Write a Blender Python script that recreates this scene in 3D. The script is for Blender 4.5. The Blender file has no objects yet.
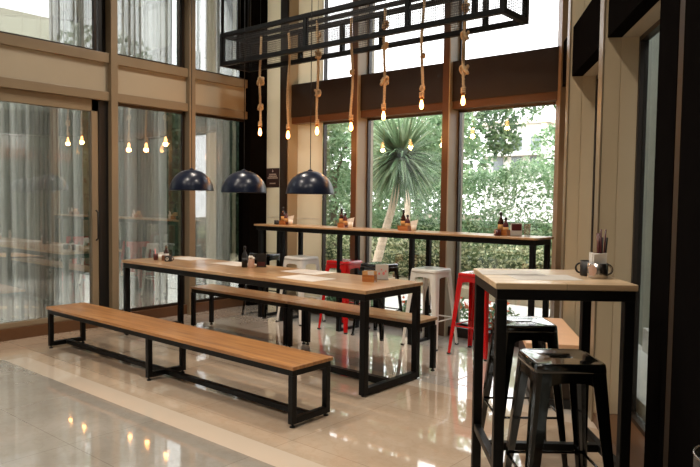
import bpy, bmesh, math, random
from mathutils import Vector, Matrix
random.seed(7)
PI = math.pi
C = bpy.context.scene.collection
SC = bpy.context.scene

# ------------------------------------------------------------------ helpers
def srgb(r, g, b):
    f = lambda c: (c/255/12.92) if c/255 <= .04045 else ((c/255+.055)/1.055)**2.4
    return (f(r), f(g), f(b), 1)

class MB:
    """collects verts/faces for ONE mesh"""
    def __init__(s): s.v = []; s.f = []; s.sm = []; s.mi = []; s.cur = 0
    def add(s, vs, fs, smooth=False):
        o = len(s.v); s.v += [tuple(p) for p in vs]
        for f in fs: s.f.append(tuple(i+o for i in f)); s.sm.append(smooth); s.mi.append(s.cur)
        return s
    def box(s, x0, x1, y0, y1, z0, z1):
        return s.add([(x0,y0,z0),(x1,y0,z0),(x1,y1,z0),(x0,y1,z0),(x0,y0,z1),(x1,y0,z1),(x1,y1,z1),(x0,y1,z1)],
                     [(0,3,2,1),(4,5,6,7),(0,1,5,4),(1,2,6,5),(2,3,7,6),(3,0,4,7)])
    def obox(s, o, ax, ay, l0, l1, w0, w1, z0, z1):
        """box in a rotated plan frame: o + l*ax + w*ay"""
        P = lambda l, w, z: (o[0]+l*ax[0]+w*ay[0], o[1]+l*ax[1]+w*ay[1], z)
        return s.add([P(l0,w0,z0),P(l1,w0,z0),P(l1,w1,z0),P(l0,w1,z0),P(l0,w0,z1),P(l1,w0,z1),P(l1,w1,z1),P(l0,w1,z1)],
                     [(0,3,2,1),(4,5,6,7),(0,1,5,4),(1,2,6,5),(2,3,7,6),(3,0,4,7)])
    def lathe(s, prof, n=32, c=(0,0,0), axis=None):
        vs = []
        for r, z in prof:
            for i in range(n):
                a = 2*PI*i/n; vs.append((c[0]+r*math.cos(a), c[1]+r*math.sin(a), c[2]+z))
        fs = []
        for k in range(len(prof)-1):
            for i in range(n):
                j = (i+1) % n; fs.append((k*n+i, k*n+j, (k+1)*n+j, (k+1)*n+i))
        if prof[0][0] > 1e-5: fs.append(tuple(reversed(range(n))))
        if prof[-1][0] > 1e-5: fs.append(tuple(range((len(prof)-1)*n, len(prof)*n)))
        return s.add(vs, fs, True)
    def tube(s, pts, r, n=8, cap=True):
        pts = [Vector(p) for p in pts]; rs = r if isinstance(r, (list, tuple)) else [r]*len(pts)
        vs = []; up = Vector((0,0,1)); prev = None
        for k, p in enumerate(pts):
            t = (pts[min(k+1,len(pts)-1)]-pts[max(k-1,0)])
            if t.length < 1e-9: t = Vector((0,0,1))
            t.normalize()
            if prev is None:
                a = t.cross(up)
                if a.length < .05: a = t.cross(Vector((1,0,0)))
            else:
                a = prev - t*prev.dot(t)
                if a.length < 1e-6: a = t.cross(up)
            a.normalize(); prev = a; b = t.cross(a)
            for i in range(n):
                q = 2*PI*i/n; vs.append(tuple(p+(a*math.cos(q)+b*math.sin(q))*rs[k]))
        fs = []
        for k in range(len(pts)-1):
            for i in range(n):
                j = (i+1) % n; fs.append((k*n+i, k*n+j, (k+1)*n+j, (k+1)*n+i))
        if cap: fs.append(tuple(reversed(range(n)))); fs.append(tuple(range((len(pts)-1)*n, len(pts)*n)))
        return s.add(vs, fs, True)
    def loft(s, loops, close_a=False, close_b=False, smooth=True):
        n = len(loops[0]); vs = [p for l in loops for p in l]; fs = []
        for k in range(len(loops)-1):
            for i in range(n):
                j = (i+1) % n; fs.append((k*n+i, k*n+j, (k+1)*n+j, (k+1)*n+i))
        if close_a: fs.append(tuple(reversed(range(n))))
        if close_b: fs.append(tuple(range((len(loops)-1)*n, len(loops)*n)))
        return s.add(vs, fs, smooth)
    def build(s, name, mat, parent=None, bevel=0, seg=2, loc=None):
        me = bpy.data.meshes.new(name); me.from_pydata(s.v, [], s.f); me.validate()
        me.polygons.foreach_set('use_smooth', s.sm[:len(me.polygons)] + [False]*(len(me.polygons)-len(s.sm)))
        for m in (mat if isinstance(mat, list) else [mat]): me.materials.append(m)
        if any(s.mi): me.polygons.foreach_set('material_index', s.mi)
        bm = bmesh.new(); bm.from_mesh(me); bmesh.ops.recalc_face_normals(bm, faces=bm.faces); bm.to_mesh(me); bm.free()
        o = bpy.data.objects.new(name, me); C.objects.link(o)
        if parent: o.parent = parent
        if loc: o.location = loc
        if bevel:
            b = o.modifiers.new('bevel', 'BEVEL'); b.width = bevel; b.segments = seg; b.limit_method = 'ANGLE'; b.angle_limit = .6
        return o

def tag(o, label=None, cat=None, group=None, kind=None):
    if label: o['label'] = label
    if cat: o['category'] = cat
    if group: o['group'] = group
    if kind: o['kind'] = kind
    return o
def empty(name, loc=(0,0,0), rz=0, label=None, cat=None, group=None):
    o = bpy.data.objects.new(name, None); o.empty_display_size = .1; C.objects.link(o)
    o.location = loc; o.rotation_euler = (0,0,rz)
    return tag(o, label, cat, group)
def kids(o): return [c for c in bpy.data.objects if c.parent == o]
def copy_tree(o, parent=None):
    c = o.copy(); C.objects.link(c)
    if parent: c.parent = parent
    for ch in kids(o): copy_tree(ch, c)
    return c
def struct(name, mb, mat, parent=None, label=None, **k):
    o = mb.build(name, mat, parent, **k)
    if not parent: o['kind'] = 'structure'
    if label: o['label'] = label
    return o

# ------------------------------------------------------------------ materials
def newmat(name):
    m = bpy.data.materials.new(name); m.use_nodes = True; nt = m.node_tree
    b = nt.nodes['Principled BSDF']; return m, nt, b
def coords(nt, kind='Object', scale=(1,1,1)):
    tc = nt.nodes.new('ShaderNodeTexCoord'); mp = nt.nodes.new('ShaderNodeMapping'); mp.inputs['Scale'].default_value = scale
    nt.links.new(tc.outputs[kind], mp.inputs['Vector']); return mp.outputs['Vector']
def ramp(nt, fac, stops):
    r = nt.nodes.new('ShaderNodeValToRGB'); el = r.color_ramp.elements
    el[0].position, el[0].color = stops[0]; el[1].position, el[1].color = stops[-1]
    for p, c in stops[1:-1]:
        e = el.new(p); e.color = c
    nt.links.new(fac, r.inputs['Fac']); return r.outputs['Color']
def noise(nt, vec, scale, detail=4, rough=.5):
    n = nt.nodes.new('ShaderNodeTexNoise'); n.inputs['Scale'].default_value = scale; n.inputs['Detail'].default_value = detail
    n.inputs['Roughness'].default_value = rough; nt.links.new(vec, n.inputs['Vector']); return n.outputs['Fac']
def bump(nt, b, h, strength=.2, dist=.01):
    bp = nt.nodes.new('ShaderNodeBump'); bp.inputs['Strength'].default_value = strength; bp.inputs['Distance'].default_value = dist
    nt.links.new(h, bp.inputs['Height']); nt.links.new(bp.outputs['Normal'], b.inputs['Normal'])
def paint(name, col, rough=.5, var=.08, metal=0, scale=8, bmp=0, spec=.5, coat=0):
    m, nt, b = newmat(name); v = coords(nt); f = noise(nt, v, scale)
    lo = tuple(c*(1-var) for c in col[:3])+(1,); hi = tuple(min(1,c*(1+var)) for c in col[:3])+(1,)
    nt.links.new(ramp(nt, f, [(.3,lo),(.7,hi)]), b.inputs['Base Color'])
    b.inputs['Roughness'].default_value = rough; b.inputs['Metallic'].default_value = metal
    b.inputs['Specular IOR Level'].default_value = spec; b.inputs['Coat Weight'].default_value = coat; b.inputs['Coat Roughness'].default_value = .06
    if bmp: bump(nt, b, noise(nt, v, scale*12), bmp, .002)
    return m
def wood(name, dark, mid, light, plank=.12, axis='X', rough=.42):
    """planks run along axis; grain stretched along it"""
    m, nt, b = newmat(name)
    sc = (1.2, 16, 16) if axis == 'X' else (16, 1.2, 16)
    g = noise(nt, coords(nt, scale=sc), 1.6, 6, .62)
    col = ramp(nt, g, [(.25,dark),(.5,mid),(.78,light)])
    # plank tint, per strip
    br = nt.nodes.new('ShaderNodeTexBrick'); v = coords(nt)
    if axis != 'X':
        mp = v.node; mp.inputs['Rotation'].default_value = (0,0,PI/2)
    nt.links.new(v, br.inputs['Vector']); br.inputs['Scale'].default_value = 1
    br.inputs['Brick Width'].default_value = 1.1; br.inputs['Row Height'].default_value = plank; br.inputs['Mortar Size'].default_value = .0012
    br.inputs['Color1'].default_value = (.82,.80,.78,1); br.inputs['Color2'].default_value = (1.12,1.1,1.06,1); br.inputs['Mortar'].default_value = (.35,.3,.26,1)
    mx = nt.nodes.new('ShaderNodeMix'); mx.data_type = 'RGBA'; mx.blend_type = 'MULTIPLY'; mx.inputs['Factor'].default_value = .8
    nt.links.new(col, mx.inputs['A']); nt.links.new(br.outputs['Color'], mx.inputs['B'])
    nt.links.new(mx.outputs['Result'], b.inputs['Base Color'])
    b.inputs['Roughness'].default_value = rough; b.inputs['Coat Weight'].default_value = .5; b.inputs['Coat Roughness'].default_value = .18
    bump(nt, b, g, .15, .004); return m
def leafmat(name, a, b_, c, rough=.5, trans=.35):
    m, nt, b = newmat(name); v = coords(nt)
    n1 = noise(nt, v, 1.6, 3); 
    gm = nt.nodes.new('ShaderNodeNewGeometry'); ad = nt.nodes.new('ShaderNodeMath'); ad.operation = 'MULTIPLY_ADD'
    nt.links.new(gm.outputs['Random Per Island'], ad.inputs[0]); ad.inputs[1].default_value = .5
    nt.links.new(n1, ad.inputs[2])
    col = ramp(nt, ad.outputs[0], [(.35,a),(.72,b_),(1.0,c)])
    nt.links.new(col, b.inputs['Base Color']); b.inputs['Roughness'].default_value = rough
    tr = nt.nodes.new('ShaderNodeBsdfTranslucent'); nt.links.new(col, tr.inputs['Color'])
    mx = nt.nodes.new('ShaderNodeMixShader'); mx.inputs[0].default_value = trans
    out = nt.nodes['Material Output']; nt.links.new(b.outputs[0], mx.inputs[1]); nt.links.new(tr.outputs[0], mx.inputs[2]); nt.links.new(mx.outputs[0], out.inputs['Surface'])
    return m
def glassmat(name, refl=.1, tint=(1,1,1,1), edge=.6):
    """thin architectural pane: see-through with mirror reflection that grows at grazing angles"""
    m, nt, b = newmat(name); nt.nodes.remove(b)
    t = nt.nodes.new('ShaderNodeBsdfTransparent'); t.inputs[0].default_value = tint
    g = nt.nodes.new('ShaderNodeBsdfGlossy'); g.inputs['Roughness'].default_value = .004
    fr = nt.nodes.new('ShaderNodeFresnel'); fr.inputs['IOR'].default_value = 1.5
    mr = nt.nodes.new('ShaderNodeMapRange'); mr.inputs['From Min'].default_value = .04; mr.inputs['From Max'].default_value = 1
    mr.inputs['To Min'].default_value = refl; mr.inputs['To Max'].default_value = edge
    nt.links.new(fr.outputs[0], mr.inputs['Value'])
    mx = nt.nodes.new('ShaderNodeMixShader'); nt.links.new(mr.outputs[0], mx.inputs[0]); nt.links.new(t.outputs[0], mx.inputs[1]); nt.links.new(g.outputs[0], mx.inputs[2])
    nt.links.new(mx.outputs[0], nt.nodes['Material Output'].inputs['Surface']); return m
def emis(name, col, strength):
    m, nt, b = newmat(name); b.inputs['Emission Color'].default_value = col; b.inputs['Emission Strength'].default_value = strength
    b.inputs['Base Color'].default_value = col; return m

M = {}
M['tan'] = paint('tan_mullion', srgb(138,122,98), .4, .05, scale=3)
M['taupe'] = paint('taupe_panel', srgb(176,165,143), .5, .04, scale=1.5)
M['fin'] = paint('fin_cladding', srgb(216,196,162), .5, .03, scale=1.5)
M['palegrey'] = paint('pale_grey_panel', srgb(212,208,198), .6, .03, scale=1.5)
M['brown'] = paint('dark_bronze', srgb(40,29,20), .4, .1, scale=4)
M['bronze'] = paint('bronze_frame', srgb(92,62,38), .38, .08, scale=4)
M['blackcol'] = paint('black_column', srgb(17,15,14), .8, .1, spec=0)
M['black'] = paint('black_powdercoat', srgb(6,6,6), .45, .15, scale=30, bmp=.1, spec=.25)
M['gunmetal'] = paint('black_gloss_stool', srgb(4,6,5), .12, .15, scale=6, coat=.8)
M['red'] = paint('red_gloss', srgb(200,18,20), .25, .06, coat=.5)
M['white'] = paint('white_gloss', srgb(238,236,228), .3, .04, coat=.3)
M['navy'] = paint('navy_enamel', srgb(13,22,42), .3, .08, coat=.1, spec=.35)
M['lampwhite'] = paint('lamp_inner_white', srgb(215,212,200), .5, .03)
M['wood'] = wood('bench_wood', srgb(118,76,40), srgb(168,116,64), srgb(198,150,94))
M['woodtable'] = wood('table_wood', srgb(148,108,72), srgb(188,150,108), srgb(212,180,140), rough=.3)
M['woodpale'] = wood('pale_table_wood', srgb(182,150,114), srgb(212,184,148), srgb(228,206,174))
M['woodbox'] = wood('box_wood', srgb(120,66,26), srgb(170,104,50), srgb(200,140,80), plank=.03)
M['rope'] = paint('jute_rope', srgb(206,174,134), .9, .15, scale=60, bmp=.5, spec=.1)
M['paper'] = paint('paper', srgb(204,200,192), .7, .05, scale=20)
M['napkin'] = paint('napkin_tissue', srgb(240,238,232), .85, .03)
M['steel'] = paint('brushed_steel', srgb(190,186,180), .25, .06, metal=1, scale=30)
M['brownglass'] = paint('dark_sauce_bottle', srgb(58,26,14), .15, .2, coat=.5)
M['saltglass'] = paint('pale_shaker', srgb(196,160,140), .3, .1)
M['sachet'] = paint('sugar_sachet', srgb(196,150,92), .7, .2, scale=40)
M['pink'] = paint('pink_straw_paper', srgb(220,130,130), .5, .1)
M['plum'] = paint('dark_plum_cup', srgb(84,34,34), .3, .1)
M['signp'] = paint('sign_aubergine', srgb(70,56,60), .5, .05)
M['signink'] = paint('sign_white_ink', srgb(235,230,228), .6, .02)
M['concrete'] = paint('outdoor_paving', srgb(205,200,190), .85, .08, scale=3)
M['render'] = paint('white_render', srgb(232,230,226), .8, .04)
M['cream'] = paint('cream_render', srgb(210,202,182), .8, .04, scale=.6)
M['darkglass'] = paint('far_window_glass', srgb(120,130,134), .2, .1)
M['soil'] = paint('garden_soil', srgb(96,84,62), .95, .2, scale=2)
M['trunk'] = paint('palm_trunk', srgb(196,178,156), .9, .15, scale=14, bmp=.6)
M['bark'] = paint('tree_bark', srgb(104,92,76), .9, .2, scale=14, bmp=.6)
M['leafpale'] = leafmat('hedge_leaves', srgb(82,116,78), srgb(126,158,116), srgb(178,196,160))
M['leafmid'] = leafmat('tree_leaves', srgb(48,76,50), srgb(88,120,82), srgb(140,160,118))
M['leafvar'] = leafmat('variegated_leaves', srgb(50,66,36), srgb(104,118,76), srgb(212,212,172))
M['leafpalm'] = leafmat('palm_leaves', srgb(56,80,56), srgb(102,130,94), srgb(170,184,150))
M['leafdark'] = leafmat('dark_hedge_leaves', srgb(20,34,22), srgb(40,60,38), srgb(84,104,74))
M['flower'] = leafmat('red_flowers', srgb(190,60,40), srgb(220,90,60), srgb(240,150,90))
M['bulbglass'] = emis('warm_filament', (1,.45,.13,1), 7)
M['socket'] = paint('brass_socket', srgb(150,100,50), .35, .1, metal=.6)
M['glass'] = glassmat('window_glass', .06)
M['glassleft'] = glassmat('tinted_glass', .27, (.74,.76,.75,1), .85)
M['glassright'] = glassmat('side_glass', .05, (.80,.82,.80,1), .22)
M['strip'] = paint('pale_line', srgb(220,216,206), .5, .03)
M['timber'] = paint('outdoor_timber', srgb(176,100,52), .6, .1)
M['darkpost'] = paint('dark_post', srgb(16,15,14), .5, .1)

def floor_material():
    m, nt, b = newmat('polished_marble_tile'); L = nt.links
    v = coords(nt)
    n1 = noise(nt, v, 1.1, 8, .62); n2 = noise(nt, v, 6, 6, .6)
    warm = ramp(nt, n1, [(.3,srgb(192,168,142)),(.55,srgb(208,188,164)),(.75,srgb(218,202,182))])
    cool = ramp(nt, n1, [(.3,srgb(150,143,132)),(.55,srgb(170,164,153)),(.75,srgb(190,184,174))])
    vein = ramp(nt, n2, [(.46,(1,1,1,1)),(.5,(.93,.91,.88,1)),(.54,(1,1,1,1))])
    sep = nt.nodes.new('ShaderNodeSeparateXYZ'); L.new(v, sep.inputs[0])
    def band(sock, lo, hi):
        a = nt.nodes.new('ShaderNodeMath'); a.operation = 'GREATER_THAN'; a.inputs[1].default_value = lo; L.new(sock, a.inputs[0])
        c = nt.nodes.new('ShaderNodeMath'); c.operation = 'LESS_THAN'; c.inputs[1].default_value = hi; L.new(sock, c.inputs[0])
        d = nt.nodes.new('ShaderNodeMath'); d.operation = 'MULTIPLY'; L.new(a.outputs[0], d.inputs[0]); L.new(c.outputs[0], d.inputs[1]); return d.outputs[0]
    def mulv(p, q):
        d = nt.nodes.new('ShaderNodeMath'); d.operation = 'MULTIPLY'; L.new(p, d.inputs[0]); L.new(q, d.inputs[1]); return d.outputs[0]
    def mx(fac, a, c, mode='MIX'):
        x = nt.nodes.new('ShaderNodeMix'); x.data_type = 'RGBA'; x.blend_type = mode
        if isinstance(fac, float): x.inputs['Factor'].default_value = fac
        else: L.new(fac, x.inputs['Factor'])
        L.new(a, x.inputs['A'])
        if isinstance(c, tuple): x.inputs['B'].default_value = c
        else: L.new(c, x.inputs['B'])
        return x.outputs['Result']
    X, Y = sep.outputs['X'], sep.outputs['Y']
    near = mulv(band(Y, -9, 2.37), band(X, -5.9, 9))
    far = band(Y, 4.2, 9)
    sky_sheen = ramp(nt, n1, [(.3,srgb(196,188,176)),(.55,srgb(210,204,194)),(.75,srgb(222,218,210))])  # sky reflection on the far floor, painted in as paler tile
    col = mx(near, warm, cool); col = mx(far, col, sky_sheen)
    br = nt.nodes.new('ShaderNodeTexBrick'); br.offset = 0; L.new(v, br.inputs['Vector']); br.inputs['Scale'].default_value = 1
    br.inputs['Brick Width'].default_value = .9; br.inputs['Row Height'].default_value = .9; br.inputs['Mortar Size'].default_value = .0022
    br.inputs['Color1'].default_value = (.95,.95,.95,1); br.inputs['Color2'].default_value = (1.03,1.02,1.01,1); br.inputs['Mortar'].default_value = (.66,.62,.58,1)
    col = mx(1.0, col, br.outputs['Color'], 'MULTIPLY'); col = mx(.8, col, vein, 'MULTIPLY')
    s1 = mulv(band(Y, 2.37, 2.55), band(X, -5.87, 9)); s2 = mulv(band(Y, 4.12, 4.28), band(X, -5.87, 9))
    s3 = mulv(band(X, -5.87, -5.72), band(Y, 2.37, 4.28))
    cream = mx(n2, warm, srgb(222,206,186)); cream = mx(.75, cream, srgb(224,208,188))
    col = mx(s1, col, cream); col = mx(s2, col, cream)
    L.new(col, b.inputs['Base Color'])
    b.inputs['Roughness'].default_value = .06; b.inputs['Specular IOR Level'].default_value = .8
    b.inputs['Coat Weight'].default_value = .9; b.inputs['Coat Roughness'].default_value = .015
    bump(nt, b, n1, .02, .01); return m
M['floor'] = floor_material()

def curtain_material():
    m, nt, b = newmat('sheer_curtain'); nt.nodes.remove(b)
    d = nt.nodes.new('ShaderNodeBsdfDiffuse'); t = nt.nodes.new('ShaderNodeBsdfTranslucent'); tr = nt.nodes.new('ShaderNodeBsdfTransparent')
    v = coords(nt, scale=(30,30,.4)); f = noise(nt, v, 1, 3); col = ramp(nt, f, [(.3,srgb(206,202,192)),(.7,srgb(238,234,226))])
    nt.links.new(col, d.inputs[0]); nt.links.new(col, t.inputs[0])
    a = nt.nodes.new('ShaderNodeMixShader'); a.inputs[0].default_value = .55
    nt.links.new(d.outputs[0], a.inputs[1]); nt.links.new(t.outputs[0], a.inputs[2])
    c = nt.nodes.new('ShaderNodeMixShader'); lw = nt.nodes.new('ShaderNodeLayerWeight'); lw.inputs['Blend'].default_value = .5
    mr = nt.nodes.new('ShaderNodeMapRange'); mr.inputs['From Min'].default_value = 0; mr.inputs['From Max'].default_value = .75; mr.inputs['To Min'].default_value = .36; mr.inputs['To Max'].default_value = .0
    nt.links.new(lw.outputs['Facing'], mr.inputs['Value']); nt.links.new(mr.outputs[0], c.inputs[0])
    nt.links.new(a.outputs[0], c.inputs[1]); nt.links.new(tr.outputs[0], c.inputs[2])
    nt.links.new(c.outputs[0], nt.nodes['Material Output'].inputs['Surface']); return m
M['curtain'] = curtain_material()

def mesh_material():
    m, nt, b = newmat('woven_wire'); v = coords(nt)
    b.inputs['Base Color'].default_value = srgb(70,66,64); b.inputs['Metallic'].default_value = .6; b.inputs['Roughness'].default_value = .5
    sep = nt.nodes.new('ShaderNodeSeparateXYZ'); nt.links.new(v, sep.inputs[0]); outs = []
    ad = nt.nodes.new('ShaderNodeMath'); ad.operation = 'ADD'; nt.links.new(sep.outputs['X'], ad.inputs[0]); nt.links.new(sep.outputs['Y'], ad.inputs[1])
    for sck in (ad.outputs[0], sep.outputs['Z']):
        mm = nt.nodes.new('ShaderNodeMath'); mm.operation = 'WRAP'; mm.inputs[1].default_value = .022; mm.inputs[2].default_value = 0; nt.links.new(sck, mm.inputs[0])
        lt = nt.nodes.new('ShaderNodeMath'); lt.operation = 'LESS_THAN'; lt.inputs[1].default_value = .0035; nt.links.new(mm.outputs[0], lt.inputs[0]); outs.append(lt.outputs[0])
    mxm = nt.nodes.new('ShaderNodeMath'); mxm.operation = 'MAXIMUM'; nt.links.new(outs[0], mxm.inputs[0]); nt.links.new(outs[1], mxm.inputs[1])
    nt.links.new(mxm.outputs[0], b.inputs['Alpha']); return m
M['mesh'] = mesh_material()

# ------------------------------------------------------------------ camera (solved from the photograph's vanishing points)
f = 657.075
R = [[.7640,.0430,-.6438],[.6450,-.0312,.7635],[.0127,-.9986,-.0513]]   # world <- camera (x right, y down, z forward)
ax = Vector((R[0][0],R[1][0],R[2][0])); ay = Vector((R[0][1],R[1][1],R[2][1])); az = Vector((R[0][2],R[1][2],R[2][2]))
az.normalize(); ax = (ax-az*ax.dot(az)).normalized(); ay = az.cross(ax)
cam = bpy.data.cameras.new('camera'); co = bpy.data.objects.new('camera', cam); C.objects.link(co)
mat = Matrix((( ax.x,-ay.x,-az.x,0),(ax.y,-ay.y,-az.y,0),(ax.z,-ay.z,-az.z,1.42),(0,0,0,1)))
co.matrix_world = mat; cam.sensor_width = 36; cam.lens = f*36/700; cam.clip_start = .05; cam.clip_end = 300
SC.camera = co

# ------------------------------------------------------------------ room shell
XL, YB, ZC = -6.65, 5.87, 4.5           # left wall inner plane, back wall inner plane, ceiling
YG = YB+.20                             # back glass plane
DW, EW = (.515,-.857), (.857,.515)      # along / outward of the slanted right wall
P0 = (-2.47, 5.87)
def rw(t, o=0): return (P0[0]+t*DW[0]+o*EW[0], P0[1]+t*DW[1]+o*EW[1])
YF = -3.2
xr_f = rw((5.87-YF)/.857)[0]

fl = MB(); a = rw(-.6,.235); b_ = rw((5.87-YF)/.857+.3,.235)
fl.add([(XL-.15,YF,0),(b_[0],YF,0),(a[0],a[1],0),(a[0]-.1,YG+.15,0),(XL-.15,YG+.15,0),(XL-.15,YF,-.12),(b_[0],YF,-.12),(a[0],a[1],-.12),(a[0]-.1,YG+.15,-.12),(XL-.15,YG+.15,-.12)],
       [(0,1,2,3,4),(9,8,7,6,5),(0,5,6,1),(1,6,7,2),(2,7,8,3),(3,8,9,4),(4,9,5,0)])
struct('floor', fl, M['floor'])
ce = MB(); ce.add([(x,y,z) for z in (ZC,ZC+.15) for x,y in ((XL-.2,YF),(b_[0],YF),(a[0],a[1]),(a[0]-.1,YG+.2),(XL-.2,YG+.2))],
                  [(4,3,2,1,0),(5,6,7,8,9),(0,1,6,5),(1,2,7,6),(2,3,8,7),(3,4,9,8),(4,0,5,9)])
struct('ceiling', ce, paint('ceiling_paint', srgb(120,110,98), .8, .03))
struct('wall_front', MB().box(XL-.2, b_[0]+.2, YF-.15, YF, 0, ZC), paint('rear_wall_paint', srgb(150,132,112), .8, .03))

# left glazed wall -------------------------------------------------
mul_y = [(-1.0,-.9),(1.32,1.42),(3.80,3.88),(4.817,4.905)]
wl = MB()
wl.box(XL-.16, XL-.02, YF, YG, 2.50, 2.93)               # spandrel panel
struct('wall_left', wl, M['taupe'])
t1 = MB()
for z0,z1,dx in ((2.86,2.965,.02),(2.455,2.55,.02)): t1.box(XL-.14, XL+dx, YF, 5.80, z0, z1)
struct('trim_1', t1, M['tan'], bevel=.004)
for i,(y0,y1) in enumerate(mul_y):
    struct('trim_%d' % (2+i), MB().box(XL-.14, XL+.05, y0, y1, 0, ZC), M['tan'], bevel=.004)
struct('trim_6', MB().box(XL-.14, XL+.0, YF, 5.80, 0, .115), M['bronze'], bevel=.004)   # sill, its shade put into the darker bronze
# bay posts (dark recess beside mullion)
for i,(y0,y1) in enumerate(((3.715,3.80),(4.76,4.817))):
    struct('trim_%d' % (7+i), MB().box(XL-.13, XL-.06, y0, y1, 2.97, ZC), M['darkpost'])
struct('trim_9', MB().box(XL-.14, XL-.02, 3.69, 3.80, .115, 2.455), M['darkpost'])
for y0, y1 in ((3.705,3.80),(4.735,4.817),(5.69,5.80)):
    pass
bays = [(YF,-1.0),(-.9,1.32),(1.42,3.80),(3.88,4.817),(4.905,5.80)]
n = 1
for k,(y0,y1) in enumerate(bays):
    for z0, z1 in ((.115,2.455),(2.965,ZC)):
        w = MB(); 
        if z0 < 1 and k == 2:      # sliding glass door
            y1 = 3.69
            w.box(XL-.10,XL-.03,3.615,y1,z0,z1); w.box(XL-.10,XL-.03,y0,y0+.07,z0,z1); w.box(XL-.10,XL-.03,y0,y1,2.33,2.455); w.box(XL-.10,XL-.03,y0,y1,z0,z0+.05)
            o = struct('door_1', w, M['tan'], bevel=.003)
            g = MB().box(XL-.072,XL-.064,y0+.07,3.615,z0+.05,2.33); g.build('glass_pane', M['glassleft'], o)
            MB().tube([(XL-.01,3.65,.95),(XL+.03,3.65,.97),(XL+.03,3.65,1.25),(XL-.01,3.65,1.27)], .009).build('door_handle', M['darkpost'], o)
        else:
            for a0,a1,b0,b1 in ((y0,y0+.03,z0,z1),(y1-.03,y1,z0,z1),(y0,y1,z0,z0+.03),(y0,y1,z1-.03,z1)): w.box(XL-.09,XL-.05,a0,a1,b0,b1)
            o = struct('window_%d' % n, w, M['brown']); n += 1
            MB().box(XL-.072,XL-.064,y0+.03,y1-.03,z0+.03,z1-.03).build('glass_pane', M['glassleft'], o)

# sheer curtains behind the left glass
def curtain(y0, y1, z0, z1, x, label, folds):
    n_ = int((y1-y0)*140); mb = MB(); vs = []; ph = random.random()*6
    zs = [z0+(z1-z0)*k/8 for k in range(9)]
    for z in zs:
        for i in range(n_+1):
            s_ = i/n_; q = 1+.25*math.sin(s_*9+ph)
            vs.append((x+.06*math.asin(math.sin(s_*folds*2*PI*q)*.97)/1.4+.012*math.sin(s_*folds*4.3*PI+ph)+.01*math.sin(z*1.3+s_*8), y0+(y1-y0)*s_, z))
    fs = [(k*(n_+1)+i, k*(n_+1)+i+1, (k+1)*(n_+1)+i+1, (k+1)*(n_+1)+i) for k in range(8) for i in range(n_)]
    mb.add(vs, fs, True)
    o = mb.build('curtain', M['curtain']); tag(o, label, 'curtain', None)
    tr = MB().box(x-.03,x+.03,y0-.05,y1+.05,z1,z1+.04).build('curtain_track', M['darkpost'], o)
    return o
curtain(2.72,3.63,.06,2.54,XL-.24,'sheer white curtain behind the lower sliding glass door at far left',10)
curtain(3.90,4.68,.06,2.54,XL-.24,'sheer white curtain behind lower glass of the middle left bay',9)
curtain(4.93,5.64,.06,2.54,XL-.24,'sheer white curtain behind lower glass nearest the back corner',6)
curtain(3.27,3.76,2.98,4.42,XL-.24,'sheer white curtain in the upper left window beside the clear part',6)
curtain(3.90,4.74,2.98,4.42,XL-.24,'sheer white curtain in the upper window of the middle left bay',7)
curtain(4.95,5.78,2.98,4.42,XL-.24,'sheer white curtain in the upper left window behind the hanging cage',7)

# back wall ---------------------------------------------------------
XR = -2.47
struct('trim_10', MB().box(XL-.15, -6.585, YB-.12, YG+.1, 0, ZC), M['blackcol'], bevel=.004)     # corner column
def frosted():
    m, nt, b = newmat('opal_glazing_panel'); b.inputs['Base Color'].default_value = srgb(222,214,196); b.inputs['Roughness'].default_value = .5
    t = nt.nodes.new('ShaderNodeBsdfTranslucent'); t.inputs[0].default_value = srgb(226,218,200)
    mx = nt.nodes.new('ShaderNodeMixShader'); mx.inputs[0].default_value = .5
    nt.links.new(b.outputs[0], mx.inputs[1]); nt.links.new(t.outputs[0], mx.inputs[2]); nt.links.new(mx.outputs[0], nt.nodes['Material Output'].inputs['Surface']); return m
struct('wall_back', MB().box(-6.585,-6.13,YG-.03,YG-.024,0,ZC).box(-5.99,-5.56,YG-.03,YG-.024,0,ZC), [frosted()])
struct('trim_11', MB().box(-6.145,-6.01,YB,YG+.1,0,ZC), M['brown'], bevel=.004)
struct('trim_12', MB().box(-6.009,-5.99,YB+.01,YG,0,ZC), M['taupe'])  # pale plate: daylight on the dark mullion's flank put into colour
struct('trim_13', MB().box(-6.585,-6.570,YB-.12,YG-.03,0,ZC), M['blackcol'])
for i,(x0,x1) in enumerate(((-4.951,-4.86),(-3.717,-3.632))):
    struct('trim_%d' % (14+i), MB().box(x0,x1-.012,YB,YG+.1,0,ZC), M['bronze'], bevel=.003)
    struct('trim_%d' % (16+i), MB().box(x1-.012,x1,YB+.004,YG+.1,0,ZC), M['taupe'])  # side plate paler than the backlit front: window light painted in
segs = [(-6.01,-4.951),(-4.86,-3.717),(-3.632,-2.50)]
sp = MB(); sf = MB()
for x0,x1 in segs:
    sp.box(x0,x1,YB+.05,YG+.08,2.45,2.86)
    sf.box(x0,x1,YB+.06,YG+.08,2.37,2.45)
struct('trim_18', sp, M['brown'], bevel=.003); struct('trim_19', sf, M['bronze'], bevel=.003)
struct('trim_20', MB().box(-6.01,-2.42,YB+.06,YG+.1,0,.10), M['brown'], bevel=.003)
for x0,x1 in ((-5.56,-4.951),(-4.86,-3.717),(-3.632,-2.54)):
    for z0,z1 in ((.10,2.37),(2.86,ZC)):
        w = MB()
        for a0,a1,b0,b1 in ((x0,x0+.02,z0,z1),(x1-.02,x1,z0,z1),(x0,x1,z0,z0+.025),(x0,x1,z1-.02,z1)): w.box(a0,a1,YG-.02,YG+.03,b0,b1)
        o = struct('window_%d' % n, w, M['brown']); n += 1
        MB().box(x0+.02,x1-.02,YG,YG+.008,z0+.025,z1-.02).build('glass_pane', M['glass'], o)
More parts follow.
